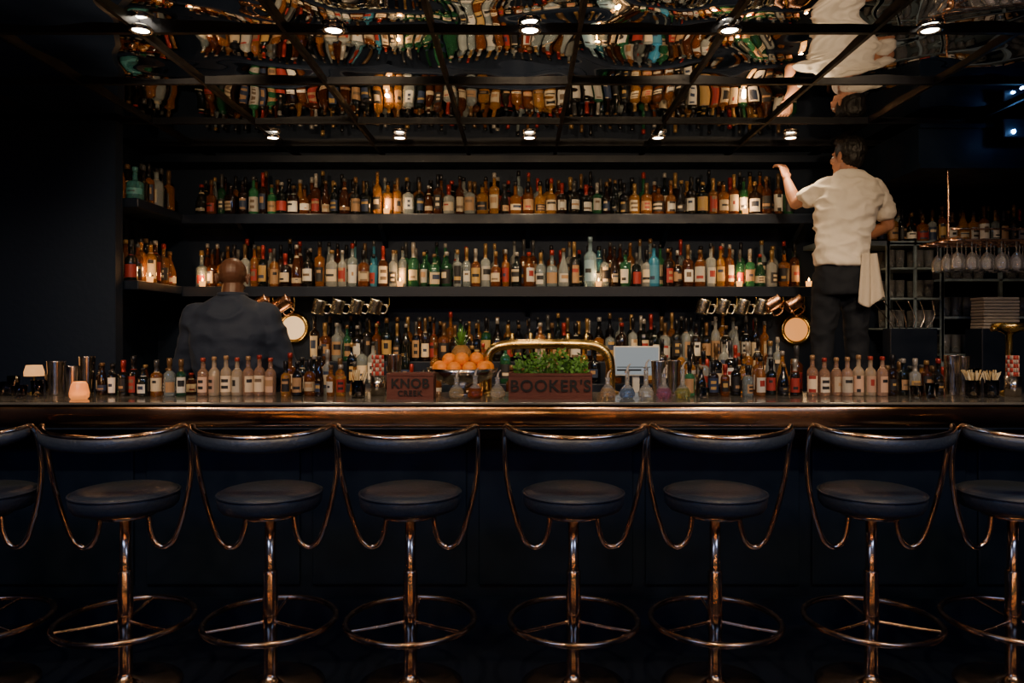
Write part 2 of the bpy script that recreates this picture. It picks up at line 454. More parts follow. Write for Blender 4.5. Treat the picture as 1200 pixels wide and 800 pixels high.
for px,rz in ((-24,0),(147,.05),(317,.03),(481,-.02),(672,.02),(838,-.02),(1021,.0),(1187,.03)):
    ob=bpy.data.objects.new('bar_stool',sm); COL.objects.link(ob)
    ob.location=(wx(px,2.95),2.95,0); ob.rotation_euler=(0,0,rz)

# ------------------------------------------------------------------ lights / fixtures
def spot(name,loc,tgt,e,col,ang=90,blend=.6,size=.04):
    l=bpy.data.lights.new(name,'SPOT'); l.energy=e; l.color=col; l.spot_size=math.radians(ang); l.spot_blend=blend; l.shadow_soft_size=size
    o=bpy.data.objects.new(name,l); COL.objects.link(o); o.location=loc
    o.rotation_euler=(Vector(tgt)-Vector(loc)).to_track_quat('-Z','Y').to_euler(); return o
def point(name,loc,e,col,size=.02):
    l=bpy.data.lights.new(name,'POINT'); l.energy=e; l.color=col; l.shadow_soft_size=size
    o=bpy.data.objects.new(name,l); COL.objects.link(o); o.location=loc; return o
WARM=(1,.70,.40); WARM2=(1,.60,.28)
def downlight(x,y,tgt,e,ang=100):
    b=MB()
    b.lathe([(.040,.004),(.050,-.006),(.046,-.014),(.036,-.014),(.032,-.008)],seg=28,mi=0,caps=False)
    b.lathe([(.033,-.009),(1e-4,-.009)],seg=24,mi=1,caps=False)
    ob=b.obj('recessed_downlight',[M_STEEL,E_LAMP],loc=(x,y,ZC))
    s=spot('downlight_lamp',(x,y,ZC-.035),tgt,e,WARM,ang); return ob
for x in (-1.55,-.755,.055,.86,1.69): downlight(x,4.70,(x,4.85,0),18,100)
for px in (165,391,621,855,1090):
    x=wx(px,3.03); downlight(x,3.03,(x*1.1,5.1,1.65),48,80)
for x in (-2.4,-1.44,-.48,.48,1.44,2.4): downlight(x,1.7,(x*1.05,3.5,1.0),74,70)  # unseen row, added to light the bar-top items and stools
# unseen sconces added behind the camera for warm reflections in the stool tubes
E_SC=emi('added_sconce_glow',(1,.45,.15),12)
for x in (-3.0,-2.0,-1.0,0,1.0,2.0,3.0):
    b=MB(); b.lathe([(.03,0),(.035,.02),(.015,.06),(.015,.1)],seg=16,mi=0)
    b.lathe([(.09,.08),(.06,.26)],seg=24,mi=1)
    b.box((-.02,-.09,.02),(.02,0,.05),0)
    b.obj('added_sconce',[M_BRASS,E_SC],loc=(x,YB+.09,1.7))
for x in (-2,0,2): point('added_sconce_fill',(x,YB+.35,1.9),14,WARM2,.1)
# unseen tables with glowing votives, added to reflect in the bar band
E_TV=emi('added_table_glow',(1,.42,.13),18)
for x,y in ((-2.2,-.9),(-.9,-1.3),(.8,-1.2),(2.2,-.8)):
    b=MB(); b.lathe([(.2,0),(.2,.012),(.03,.03),(.025,.55),(.06,.56),(.3,.565),(.3,.59),(1e-4,.59)],seg=32,mi=0)
    b.lathe([(.045,.59),(.06,.62),(.055,.70),(1e-4,.70)],seg=20,mi=1)
    b.obj('added_glow_table',[M_SHELF,E_TV],loc=(x,y,0))
# unseen blue fill added for a navy ambient, with a panel above each
for x in (-1.8,1.8):
    b=MB(); b.box((-.62,-.07,-.03),(.62,.07,0),0,bev=.005)
    b.obj('added_fill_panel',[M_GRID],loc=(x,.4,ZC+.055))
    l=bpy.data.lights.new('cool_fill','AREA'); l.energy=36; l.color=(.24,.44,1); l.shape='RECTANGLE'; l.size=1.6; l.size_y=.7
    o=bpy.data.objects.new('cool_fill',l); COL.objects.link(o); o.location=(x,.35,ZC)

# ------------------------------------------------------------------ shelf tea lights
def tealights(lst,name='tealight_candles'):
    b=MB()
    for (x,y,z) in lst:
        b.lathe([(.018,0.001),(.021,.035)],(x,y,z),14,mi=0)
        b.lathe([(.003,.035),(.006,.045),(1e-4,.06)],(x,y,z),8,mi=1)
        point('tealight_flame',(x,y,z+.08),.9,(1,.5,.18),.015)
    b.obj(name,[E_CANDLE,E_FLAME])
tealights([(wx(p,4.99),5.02,SH[0]) for p in (235,468,702,868,950)]+[(wx(p,4.99),5.02,SH[1]) for p in (452,875)]+[(-2.27,4.6,SH[0])])
tealights([(wx(870,4.8),4.80,.90),(wx(425,4.8),4.80,.90)])

# ------------------------------------------------------------------ hanging mugs
def mug(mat_,px,zt=1.632,y=5.02,tilt=.5,s=1.0):
    b=MB()
    M=Matrix.Rotation(tilt,3,'Y')@Matrix.Scale(s,3)
    b.lathe([(.036,-.11),(.04,-.10),(.041,-.03),(.043,-.02),(.040,-.02),(.037,-.03),(.036,-.095)],seg=18,mi=0,M=M)
    h=[M@Vector(p) for p in ((.041,0,-.04),(.066,0,-.035),(.074,0,-.06),(.066,0,-.09),(.041,0,-.092))]
    b.tube(h,.005,mi=0)
    top=M@Vector((.0715,0,-.048))
    b.tube([(top.x,0,0.012),(top.x+.012,0,-.0),(top.x+.012,0,top.z+.02),(top.x,0,top.z-.004),(top.x-.012,0,top.z+.01)],.0028,mi=1,seg=6)
    return b.obj('copper_mug' if mat_ is M_COPPER else 'hanging_tankard',[mat_,M_BRASS],loc=(wx(px,y),y,zt))
for p in (322,347,920,945): mug(M_COPPER,p-4,tilt=1.0,s=1.2)
M_MUGG=mat('tankard_metal',(.85,.74,.60),rough=.26,metal=1.0,vary=(14,.08))
for p in (380,402,424,446,830,853,876,898): mug(M_MUGG,p-3,tilt=.25,s=1.08)

# porthole lamps
for px,py,m in ((342,384,E_PORT),(935,386,E_PORT2)):
    b=MB(); M=Matrix.Rotation(math.pi/2,3,'X')
    b.lathe([(.112,0.0),(.116,.02),(.106,.04),(.088,.04),(.080,.025)],seg=36,mi=0,M=M,caps=False)
    b.lathe([(.082,.026),(.05,.034),(1e-4,.037)],seg=32,mi=1,M=M,caps=False)
    b.obj('porthole_lamp',[M_BRASS,m],loc=(wx(px,5.24),5.3,wz(py,5.24)))
    point('porthole_glow',(wx(px,5.1),5.03,wz(py,5.1)-.10),.7,WARM2,.05)

# ------------------------------------------------------------------ bar-top objects
def pxbottle(mb,px,y,h,r,glass,**k): bottle(mb,wx(px,y),y,BT,h,r,glass,seg=18,**k)
PINK=(.60,.38,.27);CRM=(.68,.54,.38)
for lst in ((238,251,265,278,291,304,317),(952,966,980,993,1006,1020,1034)):
    mb=MB()
    for p in lst:
        g=random.choice([PINK,CRM,(.5,.3,.2),CRM])
        pxbottle(mb,p,3.70+U(-.02,.02),.195+U(-.008,.008),.0265,g,kind='A',label=random.choice([CRM,(.7,.62,.5),PINK,(.6,.38,.26)]),cap=random.choice([REDC,(.35,.05,.03),TAN]),lfrac=(.1,.5),n=2)
    mb.obj('cream_cocktail_bottles',BM)
mb=MB()
def cl(a,bb,step=15,hh=(.14,.2),pal=pal_dark,rr=(.022,.028),y=(3.66,3.74)):
    p=a
    while p<bb:
        r=U(*rr); pxbottle(mb,p,U(*y),U(*hh),r,pal()); p+=r*2*F/3.7+U(0,3)
cl(120,225,hh=(.13,.2)); cl(335,372,hh=(.15,.19),pal=pal_amber); cl(374,402,hh=(.15,.2))
cl(118,228,hh=(.1,.15),y=(3.82,3.88))
cl(340,400,hh=(.18,.24),y=(3.83,3.88),pal=pal_amber)
mb.obj('bitters_bottles',BM)
mb=MB()
cl(808,942,hh=(.14,.19)); cl(1046,1100,hh=(.15,.22),pal=pal_amber); cl(808,942,hh=(.2,.28),pal=pal_amber,y=(3.83,3.88),rr=(.026,.033)); cl(1040,1095,hh=(.14,.18),y=(3.83,3.88))
mb.obj('bitters_bottles',BM)
mb=MB()
for px,g,h in ((535,(.75,.65,.45),.10),(557,(.5,.14,.05),.11),(583,(.8,.75,.6),.10),(712,(.7,.55,.4),.10),(735,(.25,.4,.7),.13),(757,(.8,.85,.85),.15),(778,(.6,.25,.45),.12),(800,(.55,.55,.2),.14)):
    x=wx(px,3.55)
    r=.036
    mb.lathe([(r*.7,0),(r,.012),(r*1.02,.03),(r*.75,.05),(.011,.066),(.010,h-.01),(.014,h)],(x,3.55,BT),20,fn=(lambda i,j,g=g:(0,g if i<3 else (.85,.87,.87))))
    mb.tube([(x,3.55,BT+h),(x+.004,3.55,BT+h+.02),(x+.016,3.545,BT+h+.035)],[.006,.004,.002],mi=1,col=(.5,.45,.4),seg=8)
mb.obj('dasher_cruets',[M_CRUET,M_CAP])
def tin(px,y,h,r,m=M_STEEL,name='shaker_tin'):
    b=MB(); x=wx(px,y)
    b.lathe([(r*.78,0),(r*.8,.005),(r,h-.004),(r*1.03,h),(r*.97,h),(r*.76,.01)],(0,0,0),28,mi=0)
    b.obj(name,[m],loc=(x,y,BT))
for px,y,h,r in ((66,3.75,.17,.042),(84,3.66,.15,.036),(102,3.86,.19,.04),(772,3.76,.17,.038),(790,3.87,.17,.036),(1116,3.74,.2,.04),(1127,3.87,.19,.038),(462,3.87,.2,.038)):
    tin(px,y,h,r)
def candle_votive(px,y,r=.043,h=.07):
    b=MB(); x=wx(px,y)
    b.lathe([(r*.75,0),(r*.95,.01),(r,h*.4),(r*.8,h),(r*.6,h+.012),(r*.56,h+.012),(r*.72,h*.95),(r*.9,h*.4),(r*.8,.014)],seg=26,mi=0)
    b.lathe([(r*.7,.016),(r*.7,h*.5),(1e-4,h*.5)],seg=20,mi=1)
    b.obj('votive_candle',[mat('frosted_votive',(.8,.45,.2),rough=.3,trans=.75,emis=(1,.36,.09),estr=.35),E_CANDLE],loc=(x,y,BT))
    point('votive_flame',(x,y,BT+h+.06),.5,(1,.5,.2),.03)
candle_votive(93,3.52)
b=MB(); b.lathe([(.03,0),(.03,.006),(.006,.012),(.005,.085),(.02,.09)],seg=20,mi=0)
b.lathe([(.045,.09),(.046,.11),(.036,.145),(.03,.145),(.04,.11),(.038,.092)],seg=24,mi=1)
b.obj('table_lamp',[M_BRASS,emi('lamp_shade',(1,.45,.15),1.1)],loc=(wx(40,3.85),3.85,BT)); point('table_lamp_bulb',(wx(40,3.85),3.85,BT+.2),.4,WARM2,.04)
def glassware(lst,name):
    b=MB()
    for px,y,h,r in lst:
        x=wx(px,y)
        b.lathe([(r*.8,0),(r,h),(r*.93,h),(r*.74,.008)],(x,y,BT),20)
    b.obj(name,[M_CLEAR])
glassware([(8,3.7,.07,.035),(24,3.60,.06,.03),(44,3.66,.08,.03),(60,3.88,.1,.03),(16,3.85,.09,.03)],'rocks_glasses')
glassware([(1074,3.56,.06,.03),(1092,3.56,.07,.032),(825,3.56,.05,.028),(1140,3.86,.13,.035)],'rocks_glasses')
def straws(px,y):
    b=MB()
    b.lathe([(.032,0),(.034,.085),(.031,.085),(.029,.006)],seg=22,mi=0)
    for k in range(34):
        a=U(0,6.28);q=U(0,.02); a2=U(0,6.28); q2=U(.015,.05)
        b.tube([(q*math.cos(a),q*math.sin(a),.01),(q2*math.cos(a2),q2*math.sin(a2),.115+U(0,.02))],.0022,seg=5,mi=1,col=random.choice([(.6,.5,.3),(.5,.35,.15),(.7,.6,.4)]),sub=1)
    b.obj('cocktail_pick_cup',[M_CLEAR,M_LABEL],loc=(wx(px,y),y,BT))
straws(420,3.60); straws(1140,3.60); straws(1162,3.62)
def striped(px,y):
    b=MB()
    b.lathe([(.036,0),(.038,.10),(.034,.10),(.033,.008)],seg=22,mi=0)
    for k in range(26):
        a=k*2.4;q=.028*math.sqrt(k/26)
        for s in range(9):
            c=(.5,.05,.035) if (s+k)%2 else (.55,.46,.38)
            b.lathe([(.004,.02+s*.02),(.004,.04+s*.02)],(q*math.cos(a),q*math.sin(a),0),6,mi=1,col=c)
    b.obj('striped_straw_cup',[M_STEEL,M_RED],loc=(wx(px,y),y,BT))
striped(443,3.72); striped(1187,3.66)
def crate(name,x0,x1,y0,y1,h,text,size,off=.0015):
    e=empty(name,((x0+x1)/2,y0,BT))
    w=(x1-x0)/2;d=y1-y0;t=.012
    b=MB()
    b.box((-w,0,0),(w,t,h),0,bev=.002); b.box((-w,d-t,0),(w,d,h),0,bev=.002)
    b.box((-w,t,0),(-w+t,d-t,h),0,bev=.002); b.box((w-t,t,0),(w,d-t,h),0,bev=.002); b.box((-w+t,t,0),(w-t,d-t,t),0)
    b.box((-w,-.004,h-.012),(w,0,h),0); b.box((-w,-.004,0),(w,0,.008),0)
    b.obj('panels',[M_CRATE],parent=e)
    zz=h*.60
    lines=text.split('\n')
    for i,tx in enumerate(lines):
        c=bpy.data.curves.new('lettering','FONT'); c.body=tx; c.size=size if i==0 else size*.6; c.extrude=.001; c.offset=off if i==0 else off*.5; c.align_x='CENTER'; c.align_y='CENTER'; c.space_character=1.1
        c.materials.append(M_INK)
        o=bpy.data.objects.new('lettering',c); COL.objects.link(o); o.parent=e
        o.rotation_euler=(math.pi/2,0,0); o.location=(0,-.0055,zz-(i*size*.75) if len(lines)>1 else h*.5)
    return e
crate('wooden_crate',wx(453,3.50),wx(508,3.50),3.50,3.62,.122,'KNOB\nCREEK',.060)
crate('wooden_planter_crate',wx(596,3.50),wx(694,3.50),3.50,3.66,.122,"BOOKER'S",.076)
# herbs
b=MB(); xa,xb=wx(604,3.56),wx(688,3.56)
for k in range(950):
    x=U(xa,xb);y=U(3.52,3.64);z=BT+.11+U(0,.13)*(1-abs((x-(xa+xb)/2)/(xb-xa))*.7)*(.6+.6*noise.noise((x*18,y*10,0))+.2)
    d=Vector((U(-1,1),U(-1,1),U(-.3,1))).normalized(); L=U(.012,.030); wv=d.cross(Vector((U(-1,1),U(-1,1),U(-1,1)))).normalized()*L*.33
    p=Vector((x,y,z)); up=wv.cross(d)*.3
    b.add([p,p+d*L*.45+wv,p+d*L,p+d*L*.45-wv,p+d*L*.5+up],[(0,1,4),(1,2,4),(2,3,4),(3,0,4)],0)
for k in range(60):
    x=U(xa,xb);y=U(3.52,3.64); b.tube([(x,y,BT+.03),(x+U(-.01,.01),y,BT+.1),(x+U(-.02,.02),y+U(-.02,.02),BT+.18)],.0014,seg=5,sub=2)
b.obj('potted_herbs',[M_LEAF])
# fruit bowl
fx=wx(543,3.82)
e=empty('fruit_bowl',(fx,3.76,BT))
b=MB(); b.lathe([(.06,0),(.062,.006),(.02,.015),(.018,.03),(.05,.045),(.12,.07),(.165,.10),(.178,.135),(.173,.135),(.158,.104),(.11,.078),(.02,.055)],seg=40); b.obj('bowl',[M_STEEL],parent=e)
b=MB()
for k,(x,y,z) in enumerate([(-.10,-.03,.135),(-.035,-.07,.135),(.04,-.075,.135),(.105,-.03,.135),(-.12,.05,.135),(.12,.05,.135),(0,.02,.15),(-.065,.0,.175),(.07,.0,.18),(.0,-.045,.18),(.03,.07,.17)]):
    b.ell((x,y,z),(.037,.037,.035))
b.obj('oranges',[M_ORANGE],parent=e)
b=MB(); b.lathe([(.02,.12),(.05,.13),(.055,.18),(.048,.22),(.03,.245),(.01,.25)],(-.01,.06,0),18,mi=0)
for k in range(26):
    a=k*2.4; t=k/26; L=.06+.05*t; d=Vector((math.cos(a)*(1.1-t),math.sin(a)*(1.1-t),.6+t)).normalized()
    p=Vector((-.01,.06,.235+.01*t)); s_=Vector((-math.sin(a),math.cos(a),0))*.009
    b.add([p-s_,p+s_,p+d*L*.6+s_*.6,p+d*L,p+d*L*.6-s_*.6],[(0,1,2,3,4)],1)
b.obj('pineapple',[M_PINE,M_LEAF],parent=e)
# brass beer tower arch
b=MB(); Y=3.86
pts=[(wx(571,Y),Y,BT),(wx(571,Y),Y,wz(425,Y)),(wx(577,Y),Y,wz(410,Y)),(wx(596,Y),Y,wz(404,Y)),(wx(645,Y),Y,wz(403,Y)),(wx(690,Y),Y,wz(404,Y)),(wx(708,Y),Y,wz(411,Y)),(wx(715,Y),Y,wz(426,Y)),(wx(715,Y),Y,BT)]
b.tube(pts,.025,seg=18,sub=6)
for p in (571,715): b.lathe([(.045,0),(.045,.008),(.03,.014),(.026,.02)],(wx(p,Y),Y,BT),24)
for p in (600,622,644,666,688):
    x=wx(p,Y); b.tube([(x,Y+.02,wz(403,Y)),(x,Y+.06,wz(405,Y)),(x,Y+.07,wz(415,Y))],.008,seg=8); b.lathe([(.006,0),(.011,.02),(.009,.055),(.004,.06)],(x,Y+.05,wz(404,Y)),12)
b.obj('brass_beer_tower',[M_BRASS])
b=MB(); x=wx(1190,3.8)
b.lathe([(.05,0),(.05,.01),(.018,.02),(.016,.30),(.03,.31),(.075,.33),(.08,.345),(.075,.36),(.02,.365),(1e-4,.366)],(x,3.85,BT),28)
b.tube([(x-.09,3.85,BT+.33),(x,3.85,BT+.335),(x+.09,3.85,BT+.33)],.013,seg=12)
b.obj('brass_tap_tower',[M_BRASS])
# monitor
x0,x1=wx(723,4.4),wx(779,4.4); z0,z1=wz(442,4.4),wz(406,4.4)
e=empty('register_monitor',((x0+x1)/2,4.56,.9))
w=(x1-x0)/2
b=MB(); b.box((-w,0,z0-.9),(w,.02,z1-.9),0,bev=.004); b.box((-w+.008,-.002,z0-.9+.008),(w-.008,.001,z1-.9-.008),1); b.box((-.02,.02,0),(.02,.05,z0-.9+.1),0); b.box((-.09,-.04,0),(.09,.1,.012),0,bev=.003)
b.box((-w+.02,-.004,z0-.87),(w*.2,-.0021,z0-.86),2); b.box((-w+.02,-.004,z0-.85),(w*.6,-.0021,z0-.845),2)
b.obj('display',[mat('monitor_case',(.5,.5,.5),rough=.4,vary=(9,.05)),E_SCREEN,M_GRID],parent=e)

# ------------------------------------------------------------------ right: glass shelving & hanging rack
b=MB(); X0,X1=2.44,2.80; Y0=4.98
Mx=[X0,(X0+X1)/2,X1]
for x in Mx: b.box((x-.008,Y0,1.20),(x+.008,Y0+.016,2.0)); b.box((x-.008,YF-.02,.9),(x+.008,YF-.004,2.0))
for z in (1.42,1.62,1.82,1.985):
    b.box((X0-.008,Y0,z-.008),(X1+.008,YF-.004,z+.004))
b.box((2.0,Y0,1.97),(3.6,YF-.004,2.0))
for z in (1.25,1.5,1.75): b.box((X1,Y0+.02,z-.015),(3.6,YF-.004,z))
for x in (3.2,3.55): b.box((x-.01,Y0+.02,.9),(x+.01,Y0+.04,1.97))
b.box((X0-.01,Y0,.9),(X0+.01,Y0+.02,2.0)); b.box((X1-.01,Y0,.9),(X1+.01,Y0+.02,2.0))
b.obj('glassware_shelving',[mat('shelving_grey',(.22,.29,.33),rough=.4,metal=.2,vary=(12,.1))])
M_GW=mat('glassware',(.97,.98,1),rough=.06,trans=.92,ior=1.5)
b=MB()
for z in (1.424,1.624,1.824):
    x=X0+.04
    while x<X1-.03:
        if abs(x-Mx[1])>.035:
            for yy in (5.04,5.14): b.lathe([(.025,0),(.03,.12),(.028,.12),(.022,.01)],(x,yy,z),14)
        x+=.065
for z in (1.25,1.5,1.75):
    x=X1+.06
    while x<3.5:
        if abs(x-3.2)>.04:
            for yy in (5.06,5.16): b.lathe([(.028,0),(.034,.13),(.032,.13),(.026,.01)],(x,yy,z+.0005),14)
        x+=.075
b.obj('stacked_tumblers',[M_GW])
b=MB(); ZR=wz(284,4.35)
for y in (4.25,4.35,4.45,4.55): b.tube([(2.42,y,ZR),(3.0,y,ZR),(3.66,y,ZR)],.008,seg=8)
for x in (2.45,3.1,3.6): b.tube([(x,4.2,ZR+.012),(x,4.4,ZR+.012),(x,4.6,ZR+.012)],.007,seg=8)
for x in (2.45,3.1,3.6):
    b.tube([(x,4.3,ZR),(x,4.3,2.2),(x,4.31,2.33)],.006,seg=8)
b.tube([(2.42,4.22,ZR+.06),(3.0,4.22,ZR+.06),(3.66,4.22,ZR+.06)],.006,seg=8)
b.obj('hanging_glass_rack',[M_COPPER])
b=MB()
def wine(x,y,z):
    b.lathe([(.035,0),(.035,-.003),(.004,-.008),(.0035,-.07),(.02,-.085),(.036,-.12),(.034,-.16),(.031,-.175),(.029,-.175),(.032,-.16),(.034,-.12),(.018,-.09),(1e-4,-.085)],(x,y,z),16)
for y in (4.30,4.40,4.50):
    x=2.5
    while x<3.6: wine(x,y,ZR+.012); x+=.085
b.obj('hanging_wine_glasses',[M_GW])
b=MB()
x0,x1=wx(1150,4.7),wx(1193,4.7)
for k in range(10): b.box((x0+U(0,.006),4.68,wz(385,4.7)+k*.02),(x1-U(0,.006),4.82,wz(385,4.7)+k*.02+.017),0,bev=.004)
b.box((x0-.02,4.66,.9),(x1+.02,4.84,wz(385,4.7)-.001),1,bev=.006)
b.obj('napkin_stack',[mat('grey_napkin',(.3,.27,.24),rough=.9,bump=(60,.4)),M_SHELF])
b=MB(); b.box((wx(1040,4.9),4.86,.9),(wx(1095,4.9),4.97,1.42),0,bev=.006); 
for k in range(6):
    x=wx(1048+k*8,4.9); b.tube([(x,4.92,1.42),(x-.05+.02*k,4.92,1.5),(x-.14+.035*k,4.92,1.60)],.004,seg=6,mi=1)
b.obj('bar_spoon_holder',[M_SHELF,M_STEEL])
b=MB(); b.box((2.70,4.2,2.48),(2.84,4.28,2.59),0,bev=.01); b.ell((2.755,4.195,2.515),(.012,.008,.012),mi=1)
b.obj('stage_projector',[M_GRID,E_BLUE]); point('projector_led',(2.755,4.12,2.515),.35,(.15,.4,1),.01)

# ------------------------------------------------------------------ people
def blob(name,mb,voxel,material,parent,smooth=4,amp=0.0,freq=(10,10,4),fac=.5,bias=.4):
    me=mb.mesh(name,[material]); o=bpy.data.objects.new(name,me); COL.objects.link(o)
    m=o.modifiers.new('r','REMESH'); m.mode='VOXEL'; m.voxel_size=voxel; m.use_smooth_shade=True
    s=o.modifiers.new('s','SMOOTH'); s.iterations=smooth; s.factor=fac
    dg=bpy.context.evaluated_depsgraph_get(); ev=o.evaluated_get(dg)
    nm=bpy.data.meshes.new_from_object(ev); o.modifiers.clear(); o.data=nm
    if not nm.materials: nm.materials.append(material)
    if amp:
        ns=[v.normal.copy() for v in nm.vertices]
        for v,nv in zip(nm.vertices,ns):
            q=Vector((v.co.x*freq[0],v.co.y*freq[1],v.co.z*freq[2]))
            k=noise.noise(q)+.5*noise.noise(q*2.1+Vector((3,1,7)))
            k=1-2*abs(k)  # ridges like cloth folds
            v.co+=nv*amp*(k-bias)
    for p in nm.polygons: p.use_smooth=True
    o.parent=parent; return o
def hand(b,wrist,d,side,nrm,curl=.5,spread=.16,s=1.0):
    """d: pointing direction, side: towards the thumb, nrm: palm normal (fingers curl to it)"""
    d=Vector(d).normalized(); nrm=Vector(nrm); nrm=(nrm-d*nrm.dot(d)).normalized()
    sd=Vector(side); t=d.cross(nrm); t=t if t.dot(sd)>0 else -t
    w=Vector(wrist)
    b.cap(w-d*.02,.024*s,w+d*.02*s,.024*s)
    for k in (-.027,-.009,.009,.027): b.cap(w+d*.02*s+t*k*.8*s,.014*s,w+d*.080*s+t*k*1.15*s,.0115*s)
    for n_,(k,L) in enumerate(((.036,.070),(.012,.080),(-.012,.074),(-.036,.056))):
        p=w+d*.086*s+t*k*s; a=.08*n_; r=.0082*s
        dirv=(d+t*k*spread*30).normalized()
        for j,fr in enumerate((.45,.3,.25)):
            a+=curl*(.5 if j==0 else .8)
            q=p+(dirv*math.cos(a)+nrm*math.sin(a))*L*fr*s
            b.cap(p,r,q,r*.92); p=q; r*=.92
    p=w+d*.03*s+t*.03*s; r=.0105*s
    for j,(L,mx) in enumerate(((.038,.9),(.03,.5),(.024,.2))):
        q=p+(d*(1-mx*.5)+t*mx+nrm*(.25+.3*curl*j)).normalized()*L*s
        b.cap(p,r,q,r*.88); p=q; r*=.88
def head(b,c,yaw,pitch,parent,skin,hair=True):
    c=Vector(c)
    M=Matrix.Rotation(yaw,3,'Z')@Matrix.Rotation(pitch,3,'X')   # face looks +Y
    def P(x,y,z): return c+M@Vector((x,y,z))
    b.ell(P(0,-.012,.03),(.076,.094,.085),M); b.ell(P(0,.028,-.035),(.056,.062,.07),M); b.ell(P(0,.055,-.082),(.03,.028,.022),M)
    b.ell(P(0,.068,.022),(.055,.02,.012),M)
    b.cap(P(0,.082,.015),.009,P(0,.104,-.022),.013)
    b.ell(P(.011,.094,-.026),(.008,.01,.007),M); b.ell(P(-.011,.094,-.026),(.008,.01,.007),M)
    b.ell(P(0,.084,-.052),(.024,.011,.006),M); b.ell(P(0,.082,-.061),(.021,.011,.007),M)
    for s in (-1,1):
        b.ell(P(s*.042,.062,-.018),(.022,.02,.018),M)
        E=M@Matrix.Rotation(s*.35,3,'Z'); b.ell(P(s*.08,-.01,-.005),(.009,.02,.033),E); b.ell(P(s*.088,-.016,.012),(.006,.014,.016),E)
    e=MB()
    for s in (-1,1): e.ell(P(s*.03,.072,.002),(.012,.012,.010),M)
    e.obj('eyes',[M_EYE],parent=parent)
    e=MB()
    for s in (-1,1): e.ell(P(s*.03,.0825,.002),(.005,.003,.005),M)
    e.obj('pupils',[M_INK],parent=parent)
    if hair:
        h=MB(); h.ell(P(0,-.022,.045),(.084,.098,.088),M); h.ell(P(0,-.05,-.005),(.07,.06,.065),M); h.ell(P(0,.045,.09),(.058,.045,.034),M)
        for s in (-1,1): h.ell(P(s*.07,-.015,.03),(.016,.05,.04),M)
        blob('hair',h,.007,M_HAIR,parent,2,amp=.005,freq=(55,55,30))
    return P

# bartender standing on the back counter, reaching to the top shelf
e=empty('bartender')
B=MB()
HC=(2.0,4.60,2.462)
P=head(B,HC,.5,.12,e,M_SKIN)
B.cap((2.005,4.575,2.30),.056,(2.0,4.585,2.40),.052)
B.loft([(1.955,4.57,1.66,.12,.08),(1.955,4.57,1.85,.11,.07),(1.97,4.57,2.0,.12,.075),(1.99,4.57,2.15,.13,.075),(2.005,4.57,2.26,.12,.06),(2.005,4.575,2.33,.06,.05)])
SL,SR=Vector((1.84,4.58,2.27)),Vector((2.175,4.575,2.262))
EL,WL=Vector((1.735,4.74,2.205)),Vector((1.712,4.83,2.375))
ER,WR=Vector((2.275,4.64,2.055)),Vector((2.17,4.84,1.99))
for S_,E_,W_ in ((SL,EL,WL),(SR,ER,WR)):
    B.cap(S_,.040,S_.lerp(E_,.5),.042);B.cap(S_.lerp(E_,.5),.042,E_,.036);B.cap(E_,.036,E_.lerp(W_,.4),.039);B.cap(E_.lerp(W_,.4),.039,W_,.024)
    B.cap(Vector((2.0,4.575,2.25)),.05,S_,.038)
hand(B,WL,(-.15,.30,1),(.8,-.6,0),(-.55,.85,-.2),curl=.75)
hand(B,WR,(-.4,.9,-.1),(0,0,1),(-1,-.3,0),curl=.8)
HL,HR=Vector((1.88,4.58,1.75)),Vector((2.04,4.58,1.75))
KL,KR=Vector((1.86,4.63,1.34)),Vector((2.06,4.60,1.34))
AL,AR=Vector((1.86,4.62,.985)),Vector((2.07,4.61,.985))
for h_,k_,a_ in ((HL,KL,AL),(HR,KR,AR)):
    B.cap(h_,.06,k_,.045);B.cap(k_,.045,k_.lerp(a_,.35),.046);B.cap(k_.lerp(a_,.35),.046,a_,.034)
blob('body',B,.0042,M_SKIN,e,3)
T=MB()
T.loft([(1.945,4.565,1.80,.158,.125),(1.945,4.565,1.88,.150,.118),(1.955,4.57,1.98,.158,.12),(1.975,4.57,2.09,.175,.124),(1.995,4.57,2.19,.192,.122),(2.005,4.57,2.25,.190,.112),(2.005,4.572,2.305,.150,.092),(2.004,4.575,2.345,.09,.076),(2.003,4.577,2.368,.068,.07)])
T.cap(SL+Vector((.03,-.005,0)),.062,SL.lerp(EL,.55),.060); T.cap(SR-Vector((.03,0,0)),.062,SR.lerp(ER,.58),.060)
blob('tshirt',T,.007,M_TEE,e,3,amp=.017,freq=(7,7,12),bias=.15)
T=MB(); T.tube([(2.003+.066*math.cos(a*.628),4.577+.064*math.sin(a*.628),2.370) for a in range(10)],.006,closed=True); T.obj('collar',[M_TEE],parent=e)
T=MB()
T.loft([(1.955,4.575,1.62,.155,.125),(1.955,4.575,1.72,.160,.13),(1.955,4.57,1.80,.148,.115),(1.955,4.57,1.84,.138,.104)])
for h_,k_,a_ in ((HL,KL,AL),(HR,KR,AR)):
    T.cap(h_-Vector((0,0,.03)),.094,k_,.068);T.cap(k_,.068,a_-Vector((0,0,.01)),.054)
blob('trousers',T,.009,M_PANTS,e,4,amp=.010,freq=(8,8,9))
T=MB()
for a_ in (AL,AR):
    T.loft([(a_.x,a_.y+.07,.903,.046,.135),(a_.x,a_.y+.07,.925,.05,.138),(a_.x,a_.y+.06,.95,.044,.11),(a_.x,a_.y+.01,.985,.042,.055),(a_.x,a_.y,1.01,.042,.045)])
blob('shoes',T,.008,mat('shoe_leather',(.01,.009,.009),rough=.4,bump=(40,.2)),e,2)
b=MB(); N=14;K=26; vs=[];fs=[]
